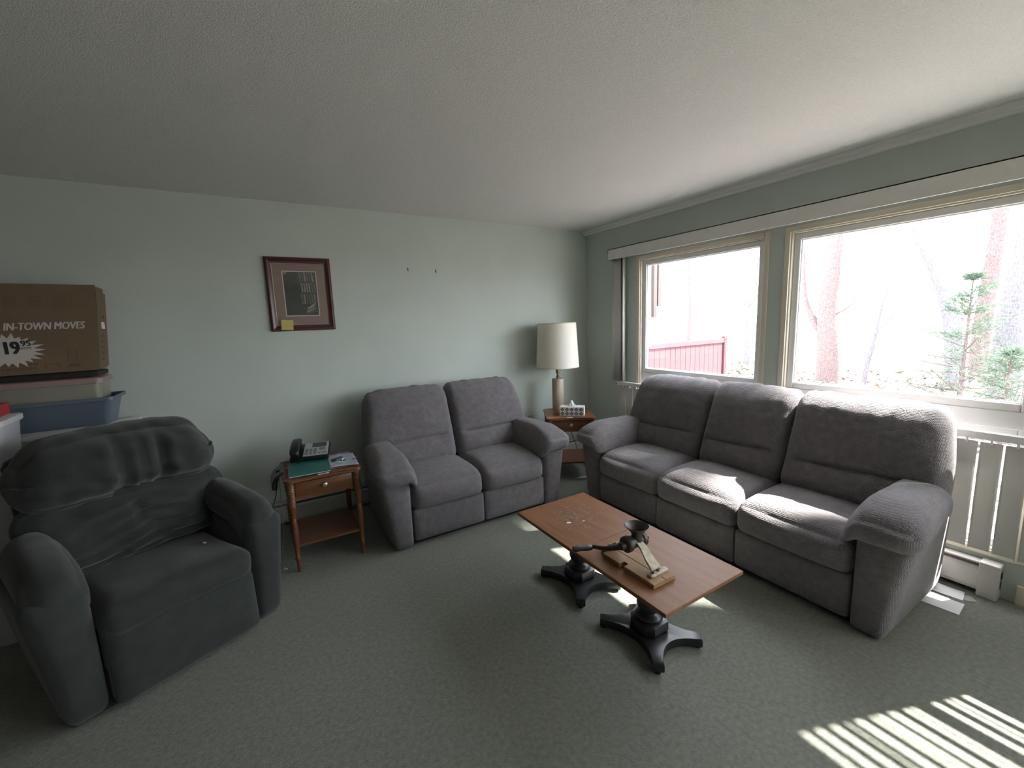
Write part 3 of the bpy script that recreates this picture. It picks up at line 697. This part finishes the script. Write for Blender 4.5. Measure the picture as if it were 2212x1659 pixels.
for x0, x1, z0, z1 in ((px0, px1, pz0, pz0+e), (px0, px1, pz1-e, pz1), (px0, px0+e, pz0, pz1), (px1-e, px1, pz0, pz1)): b.box(x0, x1, -.0085, -.004, z0, z1)
b.build('mat_bevel', m_matbev, pf_)
MB().box(px0, px1, -.006, -.003, pz0, pz1).build('photograph', m_photo_d, pf_)
b = MB(); random.seed(2); y = -.0063                      # generic colonnade print, flat on the photograph
b.mi = 1; b.add([(px0+.006, y, pz1-.03), (px0+.03, y, pz1-.02), (px0+.035, y, pz1-.006), (px0+.006, y, pz1-.006)], [(0, 1, 2, 3)])
rows = [(.370, .440, .004), (.290, .360, .014), (.20, .280, .008)]
for ri, (z0, z1, off) in enumerate(rows):
    for k in range(7):
        x = -.004+off+k*.0175; w_ = .0035+.0015*random.random(); b.mi = random.choice((0, 0, 1)); 
        if x+.01 < px1-.006: b.add([(x-w_+.004, y, z0-.006*k/6+.02*(ri == 2)*k/7), (x+w_+.004, y, z0-.006*k/6+.02*(ri == 2)*k/7), (x+w_, y, z1-.004*(k % 2)), (x-w_, y, z1-.004*(k % 2))], [(0, 1, 2, 3)])
for k in range(4):
    z0 = .125+k*.013; b.mi = k % 2; b.add([(.024+.004*k, y, z0), (.038+.012*k, y, z0+.004), (.10, y, z0+.045-.008*(3-k)), (.099, y, z0+.050-.008*(3-k)), (.024+.004*k, y, z0+.008)], [(0, 1, 2, 3, 4)])
b.build('photograph_print', [m_photo_m, m_photo_l], pf_)
MB().box(-W2+FW, W2-FW, -.0115, -.0105, FW, H2-FW).build('glazing', glass_mat('picture_glass', gl=.045), pf_)
b = MB(); V = [(-.04, 0, 0), (.04, 0, 0), (.04, -.001, .038), (-.04, -.001, .038), (.04, -.003, .075), (-.04, -.003, .075)]; b.add(V, [(0, 1, 2, 3), (3, 2, 4, 5)])
o = b.build('sticky_note', m_sticky, loc=(.212, WY-.0275, 1.508), rot=(0, math.radians(4), 0)); md = o.modifiers.new('thick', 'SOLIDIFY'); md.thickness = .0006; tag(o, 'blank yellow sticky note on the picture frame corner', 'note')
for i, (x, z, lab) in enumerate(((1.181, 1.985, 'small dark picture hook on wall, the one nearer the framed picture'), (1.433, 1.977, 'small dark picture hook on wall, the one nearer the corner'))):
    b = MB(); b.box(x-.004, x+.004, WY-.003, WY, z-.012, z+.013, .001); b.tube([(x, WY-.002, z-.010), (x, WY-.010, z-.014), (x, WY-.012, z-.006)], .0018, 6); b.tube([(x, WY, z+.010), (x, WY-.010, z+.013)], .0015, 6)
    tag(b.build('picture_hook', m_dark), lab, 'hook')
ol = empty('wall_outlet', (2.403, WY, .469)); tag(ol, 'ivory electrical wall outlet between loveseat and corner end table', 'outlet')
MB().box(-.036, .036, -.006, 0, -.058, .058, .003).build('cover_plate', m_outlet, ol)
for dz in (-.02, .02):
    r_ = MB().box(-.017, .017, -.008, -.005, dz-.014, dz+.014, .004).build('socket', m_outlet, ol)
    MB().box(-.008, -.005, -.0085, -.007, dz-.004, dz+.006).box(.005, .008, -.0085, -.007, dz-.004, dz+.006).build('slot', m_dark, r_)
b = MB().tube([(WX, 3.19, .83), (WX-.015, 3.19, .832)], .004, 8); tag(b.build('nail', m_dark), 'dark nail in the wall beside the low blind end', 'nail')

# ------------------------------------------------------------------ papers and scraps on the carpet
def sheet(name, loc, w, l, rz, lab, cat='paper', curl=.0, m=m_paper):
    b = MB(); n = 8; V = []; Fs = []
    for i in range(n+1):
        for j in range(2): V.append((w*(j-.5), l*(i/n-.5), .003+curl*(i/n)**2))
    for i in range(n): Fs.append((i*2, i*2+1, i*2+3, i*2+2))
    b.add(V, Fs); o = b.build(name, m, loc=loc, rot=(0, 0, rz)); md = o.modifiers.new('thick', 'SOLIDIFY'); md.thickness = .002; return tag(o, lab, cat)
sheet('paper_sheet', (2.88, .625, .0), .128, .20, math.radians(4), 'white paper sheet on carpet below the sofa arm, half in shade', curl=.0)
sheet('paper_sheet', (3.022, .625, .0), .10, .15, math.radians(9), 'white paper sheet on carpet right beside the heater', curl=.012)
sheet('paper_sheet', (3.03, .535, .0), .05, .05, math.radians(40), 'small corner of grey paper by the heater end', m=mat('grey_paper', (.3, .29, .27), .8))
b = MB(); random.seed(9)
for k in range(7):
    x, y = random.uniform(-.02, .02), random.uniform(-.012, .012); b.lathe([(.0015, 0), (.004*random.uniform(.6, 1.2), .004), (.001, .007)], 6, (x, y, 0))
tag(b.build('crumbs', m_paper, loc=(-.0, 2.92, .002)), 'pale crumbs on carpet beside the end table leg', 'crumbs', kind='stuff')
sheet('paper_scrap', (-.335, 2.56, .452), .012, .018, .6, 'tiny pale scrap lying on the recliner seat')

# ------------------------------------------------------------------ stacked storage against the back wall
def tub(name, lab, cat, x0, x1, y0, y1, z0, z1, mb, ml, lid=.02, taper=.02, rz=0, rim=.012):
    cx, cy = (x0+x1)/2, (y0+y1)/2; t = empty(name, (cx, cy, z0), rz); tag(t, lab, cat); hx, hy = (x1-x0)/2, (y1-y0)/2; H = z1-z0
    zb = H-lid if ml else H
    b = MB(); n = 1; r = .03
    def rr_(hx, hy, z, r=.03, k=5):
        P = []
        for sx, sy, a0 in ((1, 1, 0), (-1, 1, PI/2), (-1, -1, PI), (1, -1, 1.5*PI)):
            for i in range(k+1): a = a0+PI/2*i/k; P.append((sx*(hx-r)+r*math.cos(a), sy*(hy-r)+r*math.sin(a), z))
        return P
    L = [rr_(hx-rim-taper, hy-rim-taper, 0), rr_(hx-rim, hy-rim, zb-.02), rr_(hx-.004, hy-.004, zb-.018), rr_(hx-.004, hy-.004, zb)]
    if not ml: L += [rr_(hx-.010, hy-.010, zb), rr_(hx-rim-.004, hy-rim-.004, zb-.02), rr_(hx-rim-taper-.003, hy-rim-taper-.003, .004)]
    m_ = len(L[0]); V = sum(L, []); Fs = [(i*m_+k, i*m_+(k+1) % m_, (i+1)*m_+(k+1) % m_, (i+1)*m_+k) for i in range(len(L)-1) for k in range(m_)]
    Fs.append(tuple(range(m_))); Fs.append(tuple((len(L)-1)*m_+k for k in range(m_))); b.add(V, Fs); b.build('body', mb, t, smooth=True, ang=40)
    if ml:
        b = MB(); L = [rr_(hx, hy, zb-.012), rr_(hx, hy, zb+lid*.55), rr_(hx-.006, hy-.006, zb+lid*.8), rr_(hx-.025, hy-.025, zb+lid*.8), rr_(hx-.03, hy-.03, zb+lid)]
        V = sum(L, []); Fs = [(i*m_+k, i*m_+(k+1) % m_, (i+1)*m_+(k+1) % m_, (i+1)*m_+k) for i in range(len(L)-1) for k in range(m_)]+[tuple(range(m_)), tuple((len(L)-1)*m_+k for k in range(m_))]
        b.add(V, Fs); b.build('lid', ml, t, smooth=True, ang=40)
    return t
YB = 3.575
tub('storage_tub', 'white lidded storage tub at the bottom of the stack behind recliner', 'storage tub', -1.36, -.69, 3.25, YB, .0, .50, m_whitetub, m_whitelid)
tub('storage_tub', 'white lidded storage tub directly under the blue tub', 'storage tub', -1.36, -.685, 3.25, YB, .5005, 1.0, m_whitetub, m_whitelid)
bt = tub('storage_tub', 'open blue plastic tub with a flared rim holding the clear tub', 'storage tub', -1.34, -.738, 3.27, YB, 1.0005, 1.165, m_bluetub, None, taper=.03, rim=.022)
tub('storage_tub', 'cloudy clear plastic tub with dusty pink lid above the blue tub', 'storage tub', -1.32, -.785, 3.30, YB-.03, 1.012, 1.285, m_cleartub, m_pinklid, taper=.012)
tag(cushion('folded_blanket', mat('dark_brown_cloth', (.022, .018, .017), .95), None, -1.31, -.80, 3.31, YB-.04, 1.2852, 1.318, .012, lambda p, g: (p.x, p.y, p.z if g[2] < 0 else p.z+wob(p, 9, .002)), n=10), 'dark folded blanket pressed under the cardboard box', 'blanket')
cb = empty('cardboard_box', (-1.065, 3.445, 1.3215), math.radians(3)); tag(cb, 'worn brown moving carton with IN-TOWN MOVES print and price burst', 'cardboard box')
hx, hy, H = .255, .125, .478
XZ = Matrix.Rotation(PI/2, 4, 'X')
MB().prism([(-hx, 0), (hx, 0), (hx+.04, H), (-hx, H)], -hy, hy, T=XZ).build('carton', m_card, cb)
MB().prism([(-hx-.01, .005), (hx+.010, .005), (hx+.052, H+.006), (-hx-.01, H+.010)], hy-.002, hy+.004, T=Matrix.Rotation(math.radians(1.5), 4, 'X') @ XZ).build('front_panel', m_card, cb)
MB().prism([(hx+.015, .26), (hx+.031, .26), (hx+.048, H-.02), (hx+.03, H-.02)], hy-.020, hy-.004, T=XZ).build('corner_gap', m_carddk, cb)
MB().prism([(hx-.001, .01), (hx+.010, .01), (hx+.047, H-.03), (hx+.03, H-.03)], -hy, hy-.02, T=XZ).build('side_flap', m_card, cb)
b = MB(); b.box(hx+.030, hx+.0345, -.02, .05, .235, .275); b.build('shipping_label', m_paper, cb)
b = MB()
for k in range(5): q = .010+.037*(.068+k*.034)/.45; b.box(hx+q-.003, hx+q+.0005, -.03, .03+.01*(k % 2), .05+k*.034, .068+k*.034)
tag(b.build('side_print', m_ink_b, cb), kind='stuff'); MB().lathe([(.010, 0), (.010, .0006)], 12, T=Matrix.Translation((hx+.0355, .04, .305)) @ Matrix.Rotation(PI/2, 4, 'Y')).build('hand_hole', m_carddk, cb)
FY = -hy-.0048
def fyz(z): return FY-(z-.2)*math.tan(math.radians(-1.5))*-1*-1
TL = Matrix.Rotation(math.radians(1.5), 4, 'X')
fpn = empty('front_artwork', (0, 0, 0)); fpn.parent = cb; fpn.rotation_euler = (math.radians(1.5), 0, 0)
text_obj('lettering', 'IN-TOWN MOVES', .056, m_ink_w, fpn, (-.078, FY-.0004, .243), shear=.28, bold=.0, sx=.69, rep=(.0016, .0032, .0048))
text_obj('price_number', '19', .095, m_ink_k, fpn, (-.100, FY-.0014, .118), bold=.0, sx=.70, rep=(.003, .006, .009, .012))
text_obj('price_number', '95', .043, m_ink_k, fpn, (-.026, FY-.0014, .158), bold=.0, sx=.90, rep=(.0015, .003, .0045))
b = MB(); pts = []; random.seed(6)
for k in range(44):
    a = 2*PI*k/44; r_ = (1.0 if k % 2 else 1.32+random.uniform(-.1, .25)); pts.append((-.068+.098*r_*math.cos(a)*.92, FY-.0006, .135+.066*r_*math.sin(a)))
b.add([(-.068, FY-.0006, .135)]+pts, [(0, i+1, (i+1) % 44+1) for i in range(44)]); b.build('price_burst', m_ink_w, fpn)
b = MB(); y0 = FY-.0003
b.box(-.03, .014, FY-.0014, FY-.001, .146, .149); b.box(-.03, .014, FY-.0014, FY-.001, .140, .142); b.build('price_underline', m_ink_k, fpn)
b = MB()
def pr(x0, x1, z0, z1): b.box(x0, x1, FY-.0004, FY, z0, z1)
x0, x1, z0, z1 = -.095, .20, .362, .432
for q in ((x0, x1, z0, z0+.002), (x0, x1, z1-.002, z1), (x0, x0+.002, z0, z1), (x1-.002, x1, z0, z1)): pr(*q)
random.seed(8)
for cx in (-.04, .05, .145):
    for k in range(5):
        l = random.uniform(.02, .04); pr(cx-l+.01, cx+.035, z0+.010+k*.011, z0+.0145+k*.011)
for r_ in range(2):
    x = -.24
    while x < .01: l = random.uniform(.008, .02); pr(x, x+l, .03+r_*.022, .042+r_*.022); x += l+.006
for q in ((.145, .150, .06, .13), (.178, .183, .06, .13), (.145, .183, .126, .13), (.148, .18, .10, .104), (.13, .205, .03, .036), (.145, .188, .036, .05), (.05, .11, .052, .056), (.05, .055, .03, .054), (.105, .11, .03, .054)): pr(*q)
b.build('printed_panel', m_ink_b, fpn)
# nearer tubs at the left
LR = math.radians(4)
tub('storage_tub', 'tall grey plastic tub at the bottom beside the recliner back', 'storage tub', -1.52, -1.085, 2.93, 3.235, .0, .42, m_whitetub, m_whitelid, rz=LR)
tub('storage_tub', 'tall grey plastic tub in the middle beside the recliner back', 'storage tub', -1.52, -1.08, 2.93, 3.235, .4205, .845, m_whitetub, m_whitelid, rz=LR, lid=.025)
tub('storage_tub', 'white lidded grey tub carrying the red box', 'storage tub', -1.53, -1.088, 2.93, 3.235, .8455, 1.135, m_whitetub, m_whitelid, rz=LR)
rb = empty('red_box', (-1.32, 3.08, 1.1355), LR); tag(rb, 'flat red box on top of the white tub lid', 'box')
MB().box(-.17, .19, -.12, .13, 0, .05, .004).build('carton', m_red, rb); MB().box(-.172, .192, -.122, .132, .03, .056, .004).build('lid', m_red, rb)
tag(MB().box(-.14, .075, -.10, .09, 0, .055, .003).build('cream_carton', m_cream, loc=(-1.31, 3.08, 1.1925), rot=(0, 0, LR)), 'small cream carton lying on the red box', 'box')

# ------------------------------------------------------------------ outside
gz = -.25
b = MB(); n = 40; V = []; Fs = []
for i in range(n+1):
    for j in range(n+1):
        x = WX+TH+.02+(i/n)**1.6*50; y = -35+90*j/n; V.append((x, y, gz+min(1.4, .03*max(0, x-6))+.12*noise.noise(Vector((x*.3, y*.3, 0)))*min(1, (x-3.3)/3)))
for i in range(n):
    for j in range(n): k = i*(n+1)+j; Fs.append((k, k+n+1, k+n+2, k+1))
b.add(V, Fs); struct(b.build('ground', m_ground, smooth=True, ang=0))
def gh(x): return gz+min(1.4, .03*max(0, x-6))
fe = empty('privacy_fence', (3.36, 4.45, gz)); tag(fe, 'red stained board fence running out from the house', 'fence')
FL = 6.98-3.36; zt = 1.09-gz
MB().box(0, FL, .004, .02, 0, zt-.07).build('backing_panel', m_fence_gap, fe)
MB().box(0, FL, -.028, .03, zt-.075, zt+.0, .004).build('top_rail', m_fence, fe)
MB().box(FL-.05, FL+.02, -.032, .032, 0, zt+.03, .004).build('post', m_fence, fe)
bm_ = MB().box(0, .116, -.014, .004, 0, zt-.07, .002).build('board', m_fence, fe); bmd = bm_.data; bpy.data.objects.remove(bm_)
x = 0
while x+.12 < FL-.04: link('board', bmd, None, fe, (x, 0, 0)); x += .122
hw = empty('house_wing', (3.36, 5.0, gz)); tag(hw, 'white sided neighbouring wing of the house with brown corner boards', 'building')
MB().box(0, 2.62, 0, 4, 1.98, 5.5).build('upper_wall', m_siding, hw); MB().box(0, 1.1, .3, 4, 0, 1.78).build('lower_wall', m_siding, hw)
MB().box(2.38, 2.46, -.06, .0, 1.74, 5.5, .005).build('downspout', m_brown, hw); MB().box(2.50, 2.58, -.05, .0, 1.92, 5.5, .005).build('downspout', m_brown, hw)
MB().box(-.1, 3.1, -.5, 4, 5.5, 5.7).build('roof', m_brown, hw)
def trunk(name, lab, pts, r0_, r1_, m, branches=(), group=None, seed=0):
    random.seed(seed); P = spline(pts, 6); n = len(P)
    t = empty(name, tuple(pts[0])); tag(t, lab, 'tree', group); o = Vector(pts[0])
    b = MB(); b.tube([p-o for p in P], [r0_+(r1_-r0_)*i/(n-1) for i in range(n)], 12); b.build('trunk', m, t, smooth=True)
    for bp, r_ in branches:
        bb = spline(bp, 5); b = MB(); b.tube([Vector(p)-o for p in bb], [r_*(1-.7*i/(len(bb)-1)) for i in range(len(bb))], 7); b.build('branch', m, t, smooth=True)
    return t
trunk('tree', 'thick rough barked tree trunk in the big window, with low fork', [(11, 4.50, -.4), (11, 4.52, .6), (11.05, 4.62, 1.6), (11.1, 4.58, 2.6), (11.2, 4.6, 4.5), (11.3, 4.7, 9)], .26, .10, m_bark, [([(11, 4.62, .9), (11, 4.92, 1.4), (11, 5.1, 2.0), (11, 5.2, 3.4)], .09), ([(11, 4.45, 1.4), (10.95, 4.2, 1.55), (10.9, 4.05, 1.75)], .025)], seed=1)
trunk('tree', 'slim crooked sapling between the two big trunks', [(11, 3.85, -.4), (11, 3.80, .3), (11, 3.72, .8), (11, 3.66, 1.4), (11, 3.55, 2.0)], .05, .012, m_bark2, [([(11, 3.70, 1.0), (11, 3.45, 1.35), (11, 3.2, 1.9), (11, 3.1, 2.4)], .016)], seed=2)
trunk('tree', 'grey leaning tree trunk behind the little pine', [(11.5, 2.52, -.3), (11.5, 2.62, .6), (11.5, 2.75, 1.4), (11.5, 3.05, 2.3), (11.5, 3.45, 3.3), (11.5, 3.9, 5.5)], .17, .07, m_bark2, [([(11.5, 2.68, 1.0), (11.5, 2.4, 1.6), (11.5, 2.2, 1.9)], .03)], seed=3)
trunk('tree', 'straight brown tree trunk rising above the little pine', [(12.5, 2.50, -.3), (12.5, 2.48, 1.5), (12.5, 2.44, 3.6), (12.5, 2.40, 8)], .16, .09, m_bark, seed=4)
trunk('tree', 'broad grey trunk at the edge of the big window', [(9.5, 1.62, -.3), (9.5, 1.60, 1.0), (9.5, 1.55, 3.2), (9.5, 1.4, 8)], .20, .12, m_bark2, seed=5)
trunk('tree', 'pale thin trunk seen through small window past the fence end', [(13, 7.52, -.3), (13, 7.6, 1.2), (13, 7.75, 3.4), (13, 7.8, 8)], .15, .07, m_bark2, [([(13, 7.6, 1.6), (13, 7.2, 2.2), (13, 7.05, 3.0)], .03)], seed=6)
trunk('tree', 'faint slim trunk seen through small window above the fence', [(15, 11.1, -.3), (15, 11.1, 2), (15, 11.2, 4.0), (15, 11.2, 9)], .10, .06, m_bark, seed=7)
def needles(b, p, d, L, n, sp):
    for _ in range(n):
        q = p+Vector((random.gauss(0, sp), random.gauss(0, sp), random.gauss(0, sp*.6)))
        v = (d+Vector((random.gauss(0, .6), random.gauss(0, .6), random.gauss(.1, .5)))).normalized()*L*random.uniform(.6, 1.2)
        w_ = v.orthogonal().normalized()*L*.045; w_ = Matrix.Rotation(random.uniform(0, 6), 3, v) @ w_
        b.add([q-w_, q+w_, q+v], [(0, 1, 2)])
def pine(lab, loc, H, R, z0, whorls, per, nd, L, seed, twig=5, lean=0):
    random.seed(seed); t = empty('pine_tree', loc); tag(t, lab, 'tree')
    MB().tube([(lean*q, 0, H*q) for q in (0, .25, .5, .75, 1)], [H*.014*(1.05-q)+.006 for q in (0, .25, .5, .75, 1)], 8).build('trunk', m_bark, t, smooth=True)
    bb, nb_ = MB(), MB()
    for k in range(whorls):
        f = k/(whorls-1); zc_ = z0+(H-z0)*f; rad = R*(1-f)**.8+.06*R
        for j in range(per):
            a = 2*PI*j/per+k*1.3+random.uniform(-.3, .3); l = rad*random.uniform(.75, 1.15); d = Vector((math.cos(a), math.sin(a), random.uniform(.0, .6))); z = zc_+random.uniform(-.5, .5)*(H-z0)/whorls*(f < .95)
            p0 = Vector((lean*z/H, 0, z)); p1 = p0+d*l; bb.tube([p0, (p0+p1)/2+Vector((0, 0, -.02*l)), p1], [.012*l+.004, .008*l+.003, .003], 5)
            for q in range(1, twig+1): needles(nb_, p0+d*l*q/twig, d, L, nd, .05*l+.03)
    needles(nb_, Vector((lean, 0, H)), Vector((0, 0, 1)), L, nd*2, .04)
    bb.build('branches', m_bark, t); tag(nb_.build('needles', m_needle, t), kind='stuff'); return t
pine('young green pine tree growing outside the big window', (8.6, 1.86, gh(8.6)), 2.05, .72, .25, 8, 7, 16, .11, 21)
pine('low green pine bush outside at the edge of big window', (7.4, 1.22, gh(7.4)), 1.15, .5, .15, 6, 7, 14, .10, 22)
# unseen pine added to shade the small window, past the right end of the windows
pine('unseen tall pine added in the yard to shade the small window', (12.3, -1.15, gh(12.3)), 15.6, 1.05, 9.6, 16, 9, 16, .30, 23, twig=6)
trunk('tree', 'unseen leaning tree trunk added in the yard to block the sun', [(9.0, -2.35, -.4), (9.0, -2.35, 4), (9.0, -2.25, 6.5), (9.0, -2.0, 7.7), (9.0, -1.82, 8.22), (9.0, -1.60, 8.50), (9.0, -1.55, 8.8), (9.0, -1.56, 9.6), (9.0, -1.5, 11.5)], .21, .16, m_bark, seed=9)  # added out of view, its bend shaped to keep sun off the carpet
# brush and leaf litter
random.seed(31); b = MB()
for k in range(420):
    x = random.uniform(7, 11.5); y = random.gauss(2.2, 1.3)*x/10; z = gh(x); a = random.uniform(0, 6.28); l = random.uniform(.2, .7); e = random.uniform(.1, 1.0)
    p = Vector((x, y, z-.03)); d = Vector((math.cos(a)*math.cos(e), math.sin(a)*math.cos(e), math.sin(e)))*l; b.tube([p, p+d*.5+Vector((0, 0, .05*l)), p+d], [.006, .004, .002], 3, False)
tag(b.build('dry_brush', m_twig), 'tangle of dry brush under the pines outside', 'brush', kind='stuff')
b = MB()
for k in range(2600):
    x = random.uniform(5, 13); y = random.uniform(.5, 5)*x/8; z = gh(x)+random.uniform(.0, .06); s = random.uniform(.03, .08); a = random.uniform(0, 6.28); t1, t2 = random.uniform(-.6, .6), random.uniform(-.6, .6)
    c_, s_ = math.cos(a)*s, math.sin(a)*s; b.add([(x+c_, y+s_, z+t1*s), (x-s_*.6, y+c_*.6, z+t2*s), (x-c_, y-s_, z-t1*s), (x+s_*.6, y-c_*.6, z-t2*s)], [(0, 1, 2, 3)])
tag(b.build('leaf_litter', m_leaf), 'scattered dry leaf litter on the ground outside', 'leaves', kind='stuff')

# look-alikes share a group
for base, g in (('storage_tub', 'storage tubs stacked behind the recliner'), ('end_table', 'matching cherry end tables'), ('picture_hook', 'bare picture hooks on the wall'), ('baseboard_heater', 'baseboard heaters along the walls'), ('paper_sheet', 'loose papers on the carpet'), ('tree', 'bare trees outside the windows'), ('pine_tree', 'pines outside the windows'), ('paper_scrap', 'small paper scraps'), ('paper_slip', 'paper slips on the end tables'), ('vertical_blind', 'vertical blinds on the window wall')):
    for o in C.objects:
        if o.parent is None and o.name.split('.')[0] == base and 'label' in o: o['group'] = g
